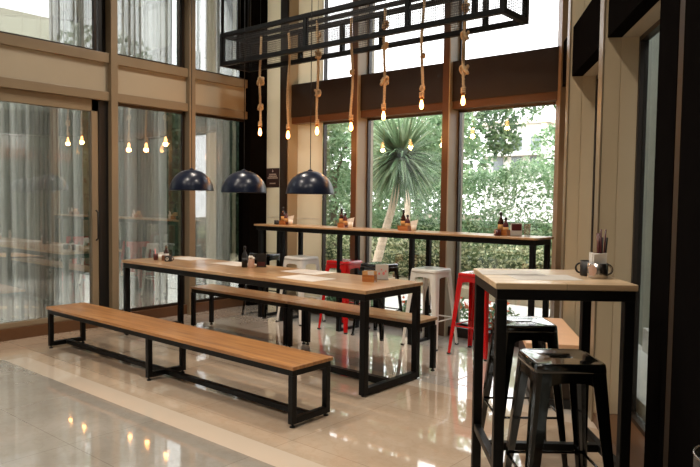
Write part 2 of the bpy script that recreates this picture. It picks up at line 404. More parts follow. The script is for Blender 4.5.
struct('trim_21', MB().box(-6.56,-5.60,YG-.036,YG-.031,1.168,1.182), M['strip'])

# right wall (slanted, deep fins) ------------------------------------
FD = .235
tmax = (5.87-YF)/.857
fins = [.48+1.3*k for k in range(0,8)]
tr_n = 22
wr = MB(); g_t = MB(); 
struct('trim_22', MB().obox(P0,DW,EW,-.16,.10,0,FD+.1,0,ZC), M['bronze'] if False else paint('corner_post_bronze', srgb(150,126,98), .45, .05), bevel=.004)
tr_n = 23
for k,t in enumerate(fins):
    if k == 2: 
        struct('trim_%d' % tr_n, MB().obox(P0,DW,EW,t-.03,t+.24,0,FD,0,ZC), M['blackcol'], bevel=.004); tr_n += 1; continue  # backlit fin, its shade put into the black colour
    struct('trim_%d' % tr_n, MB().obox(P0,DW,EW,t,t+.12,0,.098,0,ZC).obox(P0,DW,EW,t,t+.116,.098,.102,0,ZC).obox(P0,DW,EW,t,t+.12,.102,FD,0,ZC), M['fin'], bevel=.002); tr_n += 1
    struct('trim_%d' % tr_n, MB().obox(P0,DW,EW,t+.004,t+.124,-.012,0,0,ZC), M['tan'] , bevel=.003); tr_n += 1
# seam strip on fins, spandrels and glass per bay
ed = [.10]+[t for t in fins]
for k in range(len(fins)):
    ta = .10 if k == 0 else fins[k-1]+(.24 if k == 3 else .12); tb = fins[k]-(.03 if k == 2 else 0)
    struct('trim_%d' % tr_n, MB().obox(P0,DW,EW,ta,tb,.015,.10,2.46,2.86), M['blackcol']); tr_n += 1
    struct('trim_%d' % tr_n, MB().obox(P0,DW,EW,ta,tb,.10,FD,2.46,2.60), M['taupe']); tr_n += 1
    struct('trim_%d' % tr_n, MB().obox(P0,DW,EW,ta,tb,.10,FD,2.60,2.86), M['brown']); tr_n += 1
    struct('trim_%d' % tr_n, MB().obox(P0,DW,EW,ta,tb,.0,FD,0,.06), M['bronze']); tr_n += 1
    for z0,z1 in ((.06,2.46),(2.86,ZC)):
        w = MB()
        for a0,a1,b0,b1 in ((ta,ta+.03,z0,z1),(tb-.03,tb,z0,z1),(ta,tb,z0,z0+.03),(ta,tb,z1-.03,z1)): w.obox(P0,DW,EW,a0,a1,FD-.03,FD+.02,b0,b1)
        o = struct('window_%d' % n, w, M['brown']); n += 1
        MB().obox(P0,DW,EW,ta+.03,tb-.03,FD-.004,FD+.004,z0+.03,z1-.03).build('glass_pane', M['glassright'], o)
# near black wall return at the right edge of view
struct('wall_right', MB().obox(P0,DW,EW,3.43,4.40,-.01,.23,0,ZC), M['blackcol'])
struct('trim_%d' % tr_n, MB().obox(P0,DW,EW,3.325,3.43,.0,.2,0,ZC), paint('brown_post', srgb(52,40,28), .6, .05, spec=.2), bevel=.01); tr_n += 1

# ------------------------------------------------------------------ window seat
def window_seat():
    r = empty('window_bench', (*rw(1.15,-.21),0), 0, 'pale timber window seat along the slanted right wall behind the high table', 'bench')
    rz = math.atan2(DW[1],DW[0]); r.rotation_euler[2] = rz
    MB().box(-.53,.53,-.20,.20,.41,.45).build('seat', paint('seat_timber', srgb(240,196,156), .4, .05), r, .004)
    MB().box(-.50,.50,-.15,.18,.06,.41).build('base', M['brown'], r, .003)
    MB().box(-.52,.52,-.16,.19,0,.06).build('plinth', M['darkpost'], r)
window_seat()

# ------------------------------------------------------------------ steel framed bench / table
def levelfoot(parent, x, y, m='darkpost'):
    MB().lathe([(.006,.0),(.006,.028)],10,(x,y,0)).lathe([(.018,0),(.018,.006),(.01,.012)],14,(x,y,0)).build('levelling_foot', M[m], parent)
def frame_furniture(name, cx, cy, L, W, H, top_t, tube, frames, label, cat, woodm, group=None, inset=.012, closed=True, stretch=True, topname='seat', mid_y=None):
    r = empty(name, (cx,cy,0), 0, label, cat, group)
    zt = H-top_t
    MB().box(-L/2,L/2,-W/2,W/2,zt,H).build(topname, M[woodm], r, .004)
    y0, y1 = -W/2+inset, W/2-inset
    fr = MB(); x0, x1 = -L/2+inset, L/2-inset
    fr.box(x0,x1,y0,y0+tube,zt-tube,zt); fr.box(x0,x1,y1-tube,y1,zt-tube,zt)
    fr.box(x0,x0+tube,y0+tube,y1-tube,zt-tube,zt); fr.box(x1-tube,x1,y0+tube,y1-tube,zt-tube,zt)
    fr.build(topname+'_frame', M['black'], r, .003)
    fz = .022 if cat == 'bench' else .010
    for fx in frames:
        for yy in (y0, y1-tube):
            lg = MB().box(fx-tube/2,fx+tube/2,yy,yy+tube,fz,zt-tube).build('leg', M['black'], r, .003)
            levelfoot(lg, fx, yy+tube/2)
        if closed: MB().box(fx-tube/2,fx+tube/2,y0+tube,y1-tube,fz,fz+tube).build('bottom_rail', M['black'], r, .003)
    if stretch:
        for p,q in zip(frames[:-1], frames[1:]):
            MB().box(p+tube/2,q-tube/2,-tube/2,tube/2,fz,fz+tube).build('stretcher', M['black'], r, .003)
    return r
frame_furniture('bench', -4.45,3.01,3.25,.375,.39,.024,.04,[-1.593,.02,1.593],
    'long low wooden bench with black steel frame in the foreground, nearest the camera','bench','wood')
frame_furniture('dining_table', -4.505,3.985,3.21,.73,.776,.028,.05,[-1.568,1.568],
    'long wooden dining table on black steel frame under the three dome lamps','table','woodtable',topname='tabletop')
for cx, lab in ((-5.19,'left one of the two wooden benches standing end to end behind the long table'),(-3.69,'right one of the two wooden benches standing end to end behind the long table')):
    frame_furniture('bench', cx,4.49,1.49,.31,.452,.024,.04,[-.724,.724],lab,'bench','woodtable','wooden benches behind the long table',closed=False,stretch=False)

# bar counter along the back windows
def bar():
    r = empty('bar_counter', (-4.17,5.46,0), 0, 'long narrow wooden bar counter on black legs along the back windows','table')
    # top with rounded corners at its right end
    L0,L1,W0,W1 = -1.80,1.80,-.20,.20; rad=.05; loop=[]
    for (cx,cy,a0) in ((L1-rad,W0+rad,-PI/2),(L1-rad,W1-rad,0),(L0+rad,W1-rad,PI/2),(L0+rad,W0+rad,PI)):
        for k in range(7):
            a=a0+k*PI/12; loop.append((cx+rad*math.cos(a),cy+rad*math.sin(a)))
    MB().loft([[(x,y,1.095) for x,y in loop],[(x,y,1.115) for x,y in loop]],True,True,False).build('countertop', M['woodtable'], r, .004)
    MB().box(-1.77,1.77,-.17,-.13,1.045,1.095).box(-1.77,1.77,.13,.17,1.045,1.095).box(-1.77,-1.73,-.13,.13,1.045,1.095).box(1.73,1.77,-.13,.13,1.045,1.095).build('counter_frame', M['black'], r, .003)
    for x in (-1.70,-1.33,-.45,.49,1.745):
        for y in (-.15,.15):
            MB().box(x-.022,x+.022,y-.022,y+.022,.0,1.045).build('leg', M['black'], r, .003)
        MB().box(x-.02,x+.02,-.128,.128,.0,.03).build('bottom_rail', M['black'], r, .003)
bar()

# high square table at right
def high_table():
    c = (-1.287,2.993); ang = math.atan2(.479,.520)   # width direction
    r = empty('high_table', (c[0],c[1],0), math.radians(38.6), 'high square bar table with pale wood top and black steel legs at right','table')
    h = .305; z = 1.07
    MB().box(-h,h,-h,h,z-.028,z).build('tabletop', M['woodpale'], r, .004)
    t = .045; q = h-.008
    MB().box(-q,q,-q,-q+t,z-.075,z-.028).box(-q,q,q-t,q,z-.075,z-.028).box(-q,-q+t,-q+t,q-t,z-.075,z-.028).box(q-t,q,-q+t,q-t,z-.075,z-.028).build('tabletop_frame', M['black'], r, .003)
    for sx in (-1,1):
        for sy in (-1,1):
            x = sx*(q-t/2); y = sy*(q-t/2)
            MB().box(x-t/2,x+t/2,y-t/2,y+t/2,.0,z-.075).build('leg', M['black'], r, .003)
    for sx in (-1,1):
        x = sx*(q-t/2); MB().box(x-.018,x+.018,-q+t,q-t,.225,.261).build('side_rail', M['black'], r, .003)
    MB().box(-q+t/2+.018,q-t/2-.018,-.02,.02,.225,.262).build('footrest', M['black'], r, .003)
    return r
ht = high_table()

# ------------------------------------------------------------------ metal stools (folded sheet, splayed legs)
def sq(r_, z, rc, n=8, ox=0):
    out = []
    for (sx,sy,a0) in ((1,-1,-PI/2),(1,1,0),(-1,1,PI/2),(-1,-1,PI)):
        for k in range(n):
            a = a0+(k/(n-1))*PI/2; out.append((sx*(r_-rc)+rc*math.cos(a), sy*(r_-rc)+rc*math.sin(a), z))
    return out
def slot(n, z, L=.045, w=.014):
    # same angular ordering as sq(): start at lower right
    out = []
    for (sx,sy,a0) in ((1,-1,-PI/2),(1,1,0),(-1,1,PI/2),(-1,-1,PI)):
        for k in range(n):
            a = a0+(k/(n-1))*PI/2; out.append((sx*(L-w)+w*math.cos(a), w*math.sin(a), z))
    return out
def make_stool(m):
    r = empty('bar_stool'); H = .76; n = 8
    seat = MB(); h = .148
    seat.loft([slot(n,H-.016), slot(n,H-.005), slot(n,H-.004,.052,.018), sq(h-.034,H-.004,.03), sq(h-.014,H-.001,.034), sq(h-.006,H,.036), sq(h,H-.006,.036), sq(h+.002,H-.02,.036), sq(h+.004,H-.036,.036),
               sq(h,H-.036,.034), sq(h-.003,H-.02,.034), sq(h-.018,H-.009,.03), slot(n,H-.0095,.05,.017), slot(n,H-.016)])
    seat.build('seat', m, r)
    ZA = H-.036; CT, CB = h+.002, .204
    cz = lambda z: CT+(CB-CT)*(ZA-z)/ZA          # outer face position of the leg line at height z
    ap = MB()
    for k in range(4):
        a = k*PI/2; ca, sa = math.cos(a), math.sin(a)
        P = lambda x,y,z: (ca*x-sa*y, sa*x+ca*y, z)
        N = 12; up = []; lo = []
        for i in range(N+1):
            x = -.115+.23*i/N; drop = .042+.04*abs(2*i/N-1)**4
            up.append((x,CT-.002,ZA+.002)); lo.append((x,cz(ZA-drop)-.003,ZA-drop))
        th = .003; vs = [P(*p) for p in up]+[P(*p) for p in lo]+[P(p[0],p[1]-th,p[2]) for p in up]+[P(p[0],p[1]-th,p[2]) for p in lo]; M1 = N+1; fs = []
        for i in range(N):
            fs += [(i,i+1,M1+i+1,M1+i),(2*M1+i+1,2*M1+i,3*M1+i,3*M1+i+1),(M1+i,M1+i+1,3*M1+i+1,3*M1+i)]
        ap.add(vs,fs)
    ap.build('apron', m, r)
    for k in range(4):
        a = k*PI/2; ca, sa = math.cos(a), math.sin(a); loops = []
        for s_ in (0,.06,.15,.3,.6,.85,1):
            z = ZA*(1-s_)+.012*s_; c = cz(z); w = .070*(1-s_)+.030*s_; th = .0035; rc = .02*(1-s_)+.008
            pr = [(c-w,c),(c-rc,c),(c-rc*.3,c-rc*.3),(c,c-rc),(c,c-w),(c-th-.003,c-w),(c-th-.001,c-rc-.003),(c-rc*.3-th,c-rc*.3-th),(c-rc-.003,c-th-.001),(c-w,c-th-.003)]
            loops.append([(ca*x-sa*y, sa*x+ca*y, z) for x,y in pr])
        lg = MB().loft(loops,True,True,False).build('leg', m, r)
        x0,x1 = .178,.206; cs = [(ca*x-sa*y, sa*x+ca*y) for x,y in ((x0,x0),(x1,x0),(x1,x1),(x0,x1))]
        MB().add([(x,y,0) for x,y in cs]+[(x,y,.016) for x,y in cs],[(3,2,1,0),(4,5,6,7),(0,1,5,4),(1,2,6,5),(2,3,7,6),(3,0,4,7)]).build('foot_cap', M['darkpost'], lg)
    for k in range(4):
        a = k*PI/2; ca, sa = math.cos(a), math.sin(a); z = .27; c = cz(z)-.008
        MB().tube([(ca*x-sa*c, sa*x+ca*c, z) for x in (-c,c)], .0065, 8).build('rung', m, r)
    return r
protos = {}
def stool(kind, x, y, rz, label, group=None):
    m = {'black':M['gunmetal'],'red':M['red'],'white':M['white']}[kind]
    if kind not in protos: protos[kind] = o = make_stool(m)
    else: o = copy_tree(protos[kind])
    o.location = (x,y,0); o.rotation_euler = (0,0,rz); tag(o,label,'stool')
    if group: o['group'] = group
    return o
G1 = 'metal stools under the bar counter'
stool('black',-5.93,5.44,0,'black metal stool at the left end of the bar counter by the corner column',G1)
stool('white',-5.31,5.43,0,'white metal stool under the bar between the left black and the left red stool',G1)
stool('red',-4.66,5.44,0,'red metal stool behind the long table, left one of the two red ones',G1)
stool('black',-4.18,5.44,0,'black metal stool under the bar between the left red and the right white stool',G1)
stool('white',-3.53,5.43,0,'white metal stool beside the right end of the long table',G1)
stool('red',-2.99,5.41,0,'red metal stool at the right end of the bar, partly behind the high table leg',G1)
th_ = math.radians(41)
stool('black',-1.105,2.725,th_,'glossy black metal stool in the right foreground, nearest the camera','black stools at the high table')
stool('black',-1.595,3.40,th_,'glossy black metal stool tucked under the far side of the high table','black stools at the high table')

# ------------------------------------------------------------------ pendant dome lamps
def make_lamp():
    r = empty('pendant_lamp'); R_ = .208
    out = [(R_*math.cos(a), R_*.96*math.sin(a)) for a in [i*PI/2/18 for i in range(19)]]; out[-1] = (.022, out[-1][1])
    inn = [((R_-.006)*math.cos(a), (R_*.96-.006)*math.sin(a)) for a in [i*PI/2/18 for i in range(18,-1,-1)]]; inn[0] = (.012, inn[0][1])
    s = MB(); s.lathe([(R_-.006,0)]+[(R_+.002,-.002),(R_+.002,.004)]+out[1:],48).build('lamp_shade', M['navy'], r)
    i_ = MB(); i_.lathe(inn,48); i_.build('shade_lining', M['lampwhite'], r)
    MB().lathe([(.024,.194),(.024,.203),(.010,.210),(.005,.216)],20).build('shade_cap', M['navy'], r)
    MB().tube([(0,0,.214),(0,0,3.0)],.0035,6).build('cord', M['darkpost'], r)
    MB().lathe([(.0,.075),(.022,.085),(.03,.11),(.018,.145),(.014,.19)],16).build('bulb', M['lampwhite'], r)
    return r
lp = make_lamp()
for i,(x,y,z,lab) in enumerate(((-5.27,3.87,1.492,'navy blue dome pendant lamp over the left part of the long table, leftmost of three'),
                            (-4.655,4.0,1.474,'navy blue dome pendant lamp in the middle of the three above the long table'),
                            (-3.94,4.13,1.466,'navy blue dome pendant lamp over the right part of the long table, rightmost of three'))):
    o = lp if i == 0 else copy_tree(lp); o.location = (x,y,z); tag(o,lab,'lamp','navy dome pendant lamps')

# ------------------------------------------------------------------ hanging cage
def cage():
    X0,X1,Y0,Y1,Z0,Z1 = -6.23,-2.57,4.97,5.43,2.965,3.345; t = .048
    r = empty('hanging_cage', (X0,Y0,Z0), 0, 'long black steel and wire mesh cage hanging above the bar counter','ceiling fixture')
    def bx(m_, x0,x1,y0,y1,z0,z1): m_.box(x0-X0,x1-X0,y0-Y0,y1-Y0,z0-Z0,z1-Z0)
    for z in (Z0,Z1-t):
        for y in (Y0,Y1-t):
            m_ = MB(); bx(m_,X0,X1,y,y+t,z,z+t); m_.build('long_rail', M['black'], r, .002)
        for x in (X0,X1-t):
            m_ = MB(); bx(m_,x,x+t,Y0+t,Y1-t,z,z+t); m_.build('end_rail', M['black'], r, .002)
    for x in (X0,X1-t):
        for y in (Y0,Y1-t):
            m_ = MB(); bx(m_,x,x+t,y,y+t,Z0+t,Z1-t); m_.build('corner_post', M['black'], r, .002)
    for x in (-4.87,-3.57,-2.88):
        m_ = MB(); bx(m_,x,x+.04,Y0,Y0+t,Z0+t,Z1-t); m_.build('divider', M['black'], r)
    for x in (-5.35,-4.72,-4.19,-3.0):
        m_ = MB(); bx(m_,x,x+.04,Y1-t,Y1,Z0+t,Z1-t); m_.build('divider', M['black'], r)
    m_ = MB(); bx(m_,X0,X0+t,5.22,5.26,Z0+t,Z1-t); m_.build('divider', M['black'], r)
    m_ = MB(); bx(m_,X0+t,X1-t,5.185,5.215,Z1-t,Z1-.004); m_.build('rope_rail', M['black'], r)
    for y in (Y0+.015,Y1-.015):
        m_ = MB(); bx(m_,X0+t,X1-t,y-.0015,y+.0015,Z0+t,Z1-t); m_.build('mesh_panel', M['mesh'], r)
    for x in (X0+.015,X1-.015):
        m_ = MB(); bx(m_,x-.0015,x+.0015,Y0+t,Y1-t,Z0+t,Z1-t); m_.build('mesh_panel', M['mesh'], r)
    for x,y in ((X0+.024,Y0+.024),(X0+.024,5.24),(X0+.024,Y1-.024),(X1-.024,Y0+.024),(X1-.024,Y1-.024)):
        m_ = MB(); m_.tube([(x-X0,y-Y0,Z1-Z0),(x-X0,y-Y0,ZC-Z0)],.019,10); m_.build('hanger_rod', M['black'], r)
cage()

# ropes with bulbs
def rope_pts(x, z0, z1, bumps, ph):
    pts=[]; n_=int((z1-z0)/.02)
    for i in range(n_+1):
        z=z0+(z1-z0)*i/n_; dx=.006*math.sin(z*7+ph); dy=.005*math.cos(z*6+ph)
        pts.append((dx,dy,z))
    return pts
def rope(x, y, zb, ztop, knots, label, wob, ph):
    r = empty('rope_light', (x,y,zb), 0, label, 'rope light', 'knotted rope bulb lights')
    L = ztop-zb; base = rope_pts(0,.10,L,None,ph)
    core = MB()
    # three twisted strands
    for s_ in range(3):
        pts=[]
        for (px,py,pz) in base:
            a = pz*75+s_*2*PI/3; pts.append((px*wob+.0075*math.cos(a),py*wob+.0075*math.sin(a),pz))
        core.tube(pts,.0085,6)
    core.build('rope', M['rope'], r)
    for (kz,ks) in knots:
        z = kz-zb; kb = MB(); pts=[]
        for i in range(33):
            a = i/32*2*PI*1.5; R_ = ks*(.022+.006*math.cos(a*2))
            pts.append((R_*math.cos(a)+.004, R_*math.sin(a)*.9, z+ks*.026*math.sin(a*1.5+ph)))
        kb.tube(pts,.0125,7); 
        pts=[(ks*.02*math.sin(i/10*PI*2), .012, z-.03*ks+.06*ks*i/10) for i in range(11)]; kb.tube(pts,.012,7)
        kb.build('knot', M['rope'], r)
    w = MB(); w.tube([(.018*math.cos(i*.8),.018*math.sin(i*.8),.075+i*.0022) for i in range(26)],.008,6); w.build('rope_binding', M['rope'], r)
    MB().lathe([(.016,.055),(.017,.10),(.012,.12)],16).build('bulb_socket', M['socket'], r)
    MB().lathe([(.0,-.030),(.010,-.027),(.018,-.016),(.021,.0),(.019,.02),(.012,.04),(.011,.056)],20).build('bulb', M['bulbglass'], r)
    pl_ = bpy.data.lights.new('bulb_glow','POINT'); pl_.energy = 3.5; pl_.color = (1,.42,.12); pl_.shadow_soft_size = .03
    po = bpy.data.objects.new('bulb_glow', pl_); C.objects.link(po); po.parent = r; po.location = (0,0,-.045)
    MB().tube([(0,0,L),(0,0,ZC-zb)],.002,5).build('cable', M['darkpost'], r)
    return r
def zat(py, px, Y=5.2):
    d = ax*0 + Vector((0,0,0))
    v = ax*((px-350)/f)+ay*((py-233.5)/f)+az
    return 1.42+v.z*Y/v.y, v.x*Y/v.y
spec = [(260,133,34,[(81,1.5),(107,1.1)],'first rope bulb from the left, against the dark corner column, with a big looped knot'),
        (288,136,33,[],'second rope bulb from the left, a straight unknotted rope in front of the dark mullion'),
        (317,132,17,[(35,.9),(55,1.2),(93,1.2)],'third rope bulb from the left, above the rightmost dome lamp, with three knots'),
        (351,128,18,[(72,.7)],'fourth rope bulb from the left, a nearly straight rope in front of a mullion'),
        (383.5,117,5,[(25,1.0),(46,1.0),(81,1.4)],'fifth rope bulb from the left, hanging above the palm on a well knotted rope'),
        (421.5,106,3,[(56,.6),(88,.6)],'sixth rope bulb from the left, in front of the right half of the palm window'),
        (463,102,-14,[(8,1.0),(36,1.2),(70,1.3)],'rightmost rope bulb, beside the mullion of the right hand window')]
for i,(px,pb,pt,kn,lab) in enumerate(spec):
    zb,x = zat(pb,px); zt = min(zat(pt,px)[0], 3.33)
    if i >= 4: zt = 3.33
    rope(x,5.2,zb,zt,[(zat(k,px)[0],s_) for k,s_ in kn],lab,1.0+.6*(i%2),i*1.3)

# ------------------------------------------------------------------ sign on pier
def sign():
    x0,z0 = zat(187.5,266.8,YG-.03)[::-1]; x1,z1 = zat(168,279.5,YG-.03)[::-1]
    y = YG-.03
    r = empty('wall_sign', ((x0+x1)/2,y,z0), 0, 'small dark aubergine notice with white lettering on the pale pier','sign')
    w = x1-x0; h = z1-z0
    MB().box(-w/2,w/2,-.008,0,0,h).build('sign_board', M['signp'], r, .002)
    ink = MB(); yy=-.0095
    ink.add([(-.012*1.0,yy,h*.80),(.014,yy,h*.80),(.012,yy,h*.86),(.002,yy,h*.93),(-.006,yy,h*.92),(-.004,yy,h*.86)],[(0,1,2,3,4,5)])
    rnd = random.Random(3)
    for zz,wd in ((.68,.56),(.585,.64),(.49,.80),(.21,.46)):
        x = -w*wd/2
        while x < w*wd/2:
            l = min(rnd.uniform(.006,.013), w*wd/2-x); hh = h*rnd.uniform(.05,.07)
            ink.box(x,x+l,yy,yy+.0012,h*zz-hh/2,h*zz+hh/2); x += l+.0022
    ink.build('sign_lettering', M['signink'], r)
sign()

# ------------------------------------------------------------------ tabletop things
def lathe_obj(name, prof, m, parent=None, n_=20): return MB().lathe(prof,n_).build(name,m,parent)
def sauce_bottle(x,y,z,h,label,m='brownglass',cap='darkpost',group=None,lab=None):
    r = empty('sauce_bottle',(x,y,z),0,label,'bottle',group); q=h
    lathe_obj('bottle_body',[(.024,0),(.027,.004*1),(.027,q*.55),(.020,q*.66),(.010,q*.76),(.010,q*.86)],M[m],r)
    lathe_obj('cap',[(.013,q*.85),(.013,q*.97),(.008,q)],M[cap],r)
    MB().lathe([(.0275,q*.16),(.0275,q*.45)],20).build('paper_label',M['paper' if lab is None else lab],r)
    return r
def caddy(x,y,z,w,d,h,label,rz=0,m='woodbox',handle=True):
    r = empty('condiment_caddy',(x,y,z),rz,label,'caddy'); t=.006
    b = MB(); b.box(-w/2,w/2,-d/2,d/2,0,t); b.box(-w/2,w/2,-d/2,-d/2+t,t,h); b.box(-w/2,w/2,d/2-t,d/2,t,h); b.box(-w/2,-w/2+t,-d/2+t,d/2-t,t,h); b.box(w/2-t,w/2,-d/2+t,d/2-t,t,h)
    b.build('box',M[m],r)
    if handle:
        MB().tube([(-w/2+.003,0,h*.5),(-w/2+.003,0,h+.07),(-w/2+.02,0,h+.085),(w/2-.02,0,h+.085),(w/2-.003,0,h+.07),(w/2-.003,0,h*.5)],.004,8).build('handle',M['darkpost'],r)
    return r
def napkin_cup(x,y,z,label,m='white',h=.075,rr=.034,hn=.05):
    r = empty('napkin_cup',(x,y,z),0,label,'cup')
    lathe_obj('cup',[(rr*.8,0),(rr,h),(rr-.003,h),(rr*.8-.003,.004)],M[m],r,24)
    nb = MB()
    for i,(a,l) in enumerate(((-.5,.9),(-.1,1.0),(.35,1.15))):
        dx=math.sin(a)*hn*l
        p=[(-.02,-.012+i*.01,h*.4),(.02,-.012+i*.01,h*.4),(.024+dx,-.014+i*.012,h+hn*l),(-.012+dx,-.014+i*.012,h+hn*l*.75)]
        q=[(a_,b_+.004,c_) for a_,b_,c_ in p]; nb.add(p+q,[(0,1,2,3),(7,6,5,4),(0,4,5,1),(1,5,6,2),(2,6,7,3),(3,7,4,0)])
    nb.build('folded_napkin',M['napkin'],r); return r
def mug(x,y,z,label,m,r_=.036,h=.07,rz=0,emblem=None,handle=True):
    r = empty('mug',(x,y,z),rz,label,'mug')
    lathe_obj('mug_body',[(r_*.94,0),(r_,.006),(r_,h),(r_-.003,h),(r_-.003,.006)],M[m],r,28)
    if handle: MB().tube([(r_+math.sin(a)*.022-.003,0,h*.5+math.cos(a)*h*.32) for a in [i*PI/10 for i in range(11)]],.0045,8).build('handle',M[m],r)
    if emblem:
        e=MB(); N=20; zc=h*.5; rr=h*.3
        vs=[]
        for i in range(N):
            a=2*PI*i/N; u=rr*math.cos(a)/r_; vs.append(((r_+.0012)*math.sin(u),-(r_+.0012)*math.cos(u),zc+rr*math.sin(a)))
        e.add(vs+[(0,-(r_+.0012),zc)],[(i,(i+1)%N,N) for i in range(N)]); e.build('emblem',M[emblem],r)
        d=MB(); d.add([((r_+.002)*math.sin(u),-(r_+.002)*math.cos(u),zc+v) for u,v in ((-.12,-.006),(.12,-.006),(.2,.004),(.05,.012),(-.15,.008))],[(0,1,2,3,4)]); d.build('emblem_mark',M['darkpost'],r)
    return r
ZT = .776
# left end of the long table
caddy(-5.735,3.90,ZT,.075,.06,.055,'small wooden caddy on the left end of the long table, holding a dark bottle',handle=False)
sauce_bottle(-5.735,3.90,ZT+.006,.15,'sauce bottle with pale cap in the caddy at the left end of the long table',cap='steel')
mug(-5.655,3.87,ZT,'black mug with round white emblem at the left end of the long table','darkpost',.036,.055,.6,'paper')
r = empty('drink_cup',(-5.86,3.86,ZT),0,'dark plum cup with pink straws, leftmost thing on the long table','cup')
lathe_obj('cup',[(.022,0),(.027,.065),(.024,.065),(.02,.004)],M['plum'],r,24)
for dx in (-.03,-.015): MB().tube([(0,0,.01),(dx,.005,.115)],.003,6).build('straw',M['pink'],r)
napkin_cup(-5.80,3.88,ZT,'white tissue cup beside the plum cup at the left end of the long table','white',.06,.028,.025)
# middle
sauce_bottle(-4.70,4.05,ZT,.20,'tall slim black bottle in the middle of the long table',m='darkpost',lab='darkpost')
r = empty('seasoning_jar',(-4.63,4.07,ZT),0,'clear jar of orange seasoning with tissue topping beside the tall black bottle','jar')
lathe_obj('jar_body',[(.028,0),(.03,.005),(.03,.07),(.022,.085)],M['saltglass'],r,22)
kn=MB()
for i in range(7):
    a=i*2.4; kn.lathe([(.0,-.014),(.012,-.008),(.015,.0),(.012,.008),(.0,.014)],10,(.018*math.cos(a),.018*math.sin(a),.09+.006*(i%3)))
kn.build('tissue',M['napkin'],r)
r = empty('menu_stand',(-4.60,4.17,ZT),math.radians(35),'black framed upright card stand beside the seasoning jar on the long table','menu stand')
MB().box(-.045,.045,-.006,.006,0,.125).build('frame',M['darkpost'],r,.002)
MB().box(-.036,.036,-.0085,-.006,.012,.05).build('printed_card',M['plum'],r)
MB().box(-.05,.05,-.03,.03,0,.006).build('base',M['steel'],r)
# right end
r = caddy(-3.215,4.06,ZT,.10,.075,.055,'open wooden box of sugar sachets near the right end of the long table',rz=.35,handle=False); r.name='sachet_box'; r['category']='box'
for i in range(7):
    o = MB().box(-.026,.026,-.0025,.0025,0,.078).build('sugar_sachet',M['sachet' if i%3 else 'paper']); rz=.35+random.uniform(-.15,.15)
    lx = (-.024 if i%2 else .024); ly = -.026+.0085*i
    o.location=(-3.215+lx*math.cos(.35)-ly*math.sin(.35),4.06+lx*math.sin(.35)+ly*math.cos(.35),ZT+.007); o.rotation_euler=(random.uniform(-.06,.06),random.uniform(-.1,.1),rz)
    tag(o,'paper sugar sachet standing in the open wooden box','sachet','sugar sachets in the wooden box')
r = empty('card_stand',(-3.215,4.22,ZT),math.radians(38),'clear upright card holder with white card beside the sachet box','menu stand')
MB().box(-.052,.052,-.003,.003,0,.125).build('printed_card',M['paper'],r,.001)
MB().box(-.054,.054,-.03,.03,0,.005).build('base',M['steel'],r)
pr=MB()
for i,(u,v,s_) in enumerate(((-.02,.05,.010),(.012,.055,.013),(.03,.07,.008),(-.005,.08,.007),(.02,.085,.006))): pr.lathe([(0,0),(s_*.6,.0006)],10)
pr=MB()
for (u,v,s_) in ((-.022,.05,.008),(.014,.052,.011),(.03,.07,.007),(-.004,.082,.006)):
    pr.add([(u+s_*math.cos(a),-.0042,v+s_*1.3*math.sin(a)) for a in [k*PI/5 for k in range(10)]],[tuple(range(10))])
pr.build('printed_motif',M['pink'],r)
# paper placemats
def mat_paper(x,y,z,w,d,rz,label,group):
    o = MB().box(-w/2,w/2,-d/2,d/2,0,.0012).build('placemat',M['paper']); o.location=(x,y,z); o.rotation_euler=(0,0,rz)
    tag(o,label,'placemat',group)
    ln=MB()
    for k in range(5):
        yy=-d/2+.04+k*(d-.08)/4; ln.box(-w/2+.04,w/2-.04-.03*(k%2),yy-.004,yy+.004,.0012,.0015)
    ln.build('printed_lines',M['palegrey'],o)
Gp='paper placemats on the long table'
mat_paper(-5.78,4.22,ZT,.40,.28,.03,'white paper placemat at the left end of the long table, far edge',Gp)
mat_paper(-5.02,4.20,ZT,.42,.28,-.02,'white paper placemat on the long table left of the tall black bottle',Gp)
mat_paper(-4.02,4.20,ZT,.42,.28,.02,'white paper placemat on the long table left of the sachet box',Gp)
mat_paper(-3.72,3.86,ZT,.42,.28,-.03,'white paper placemat near the front edge of the long table, right half',Gp)
def HT(u,v): 
    a=math.radians(39.5); return (-1.286+u*math.cos(a)-v*math.sin(a), 3.005+u*math.sin(a)+v*math.cos(a))
for u,v,l in ((-.16,.10,'white printed menu sheet at the far left corner of the high table'),(-.05,-.08,'white printed menu sheet in the middle of the high table')):
    x,y=HT(u,v); mat_paper(x,y,1.07,.30,.21,math.radians(39.5+6*(u+.1)*10),l,'printed sheets on the high table')
# things on the high table
x,y=(-1.085,3.085); 
r = empty('napkin_tin',(x,y,1.07),math.radians(40),'shiny steel tin mug of white napkins with round emblem on the high table','mug')
lathe_obj('mug_body',[(.044,0),(.046,.004),(.046,.070),(.043,.070),(.043,.004)],M['steel'],r,32)
MB().tube([(.042+math.sin(a)*.026,0,.038+math.cos(a)*.024) for a in [i*PI/10 for i in range(11)]],.005,8).build('handle',M['steel'],r)
e=MB(); N=20; vs=[]
for i in range(N):
    a=2*PI*i/N; u=.020*math.cos(a)/.044-.9; vs.append((.0472*math.sin(u),-.0472*math.cos(u),.038+.026*math.sin(a)))
e.add(vs+[(.0472*math.sin(-.9),-.0472*math.cos(-.9),.038)],[(i,(i+1)%N,N) for i in range(N)]); e.build('emblem',M['saltglass'],r)
nb=MB()
for i in range(5):
    yy=-.022+i*.011; tw=random.uniform(-.004,.004); nb.add([(-.030,yy,.02),(.030,yy,.02),(.032+tw,yy+tw,.118-.003*i),(-.030+tw,yy-tw,.112+.002*i),(-.030,yy+.007,.02),(.030,yy+.007,.02),(.032+tw,yy+.007+tw,.118-.003*i),(-.030+tw,yy+.007-tw,.112+.002*i)],
        [(0,1,2,3),(7,6,5,4),(0,4,5,1),(1,5,6,2),(2,6,7,3),(3,7,4,0)])
nb.build('folded_napkin',M['napkin'],r)
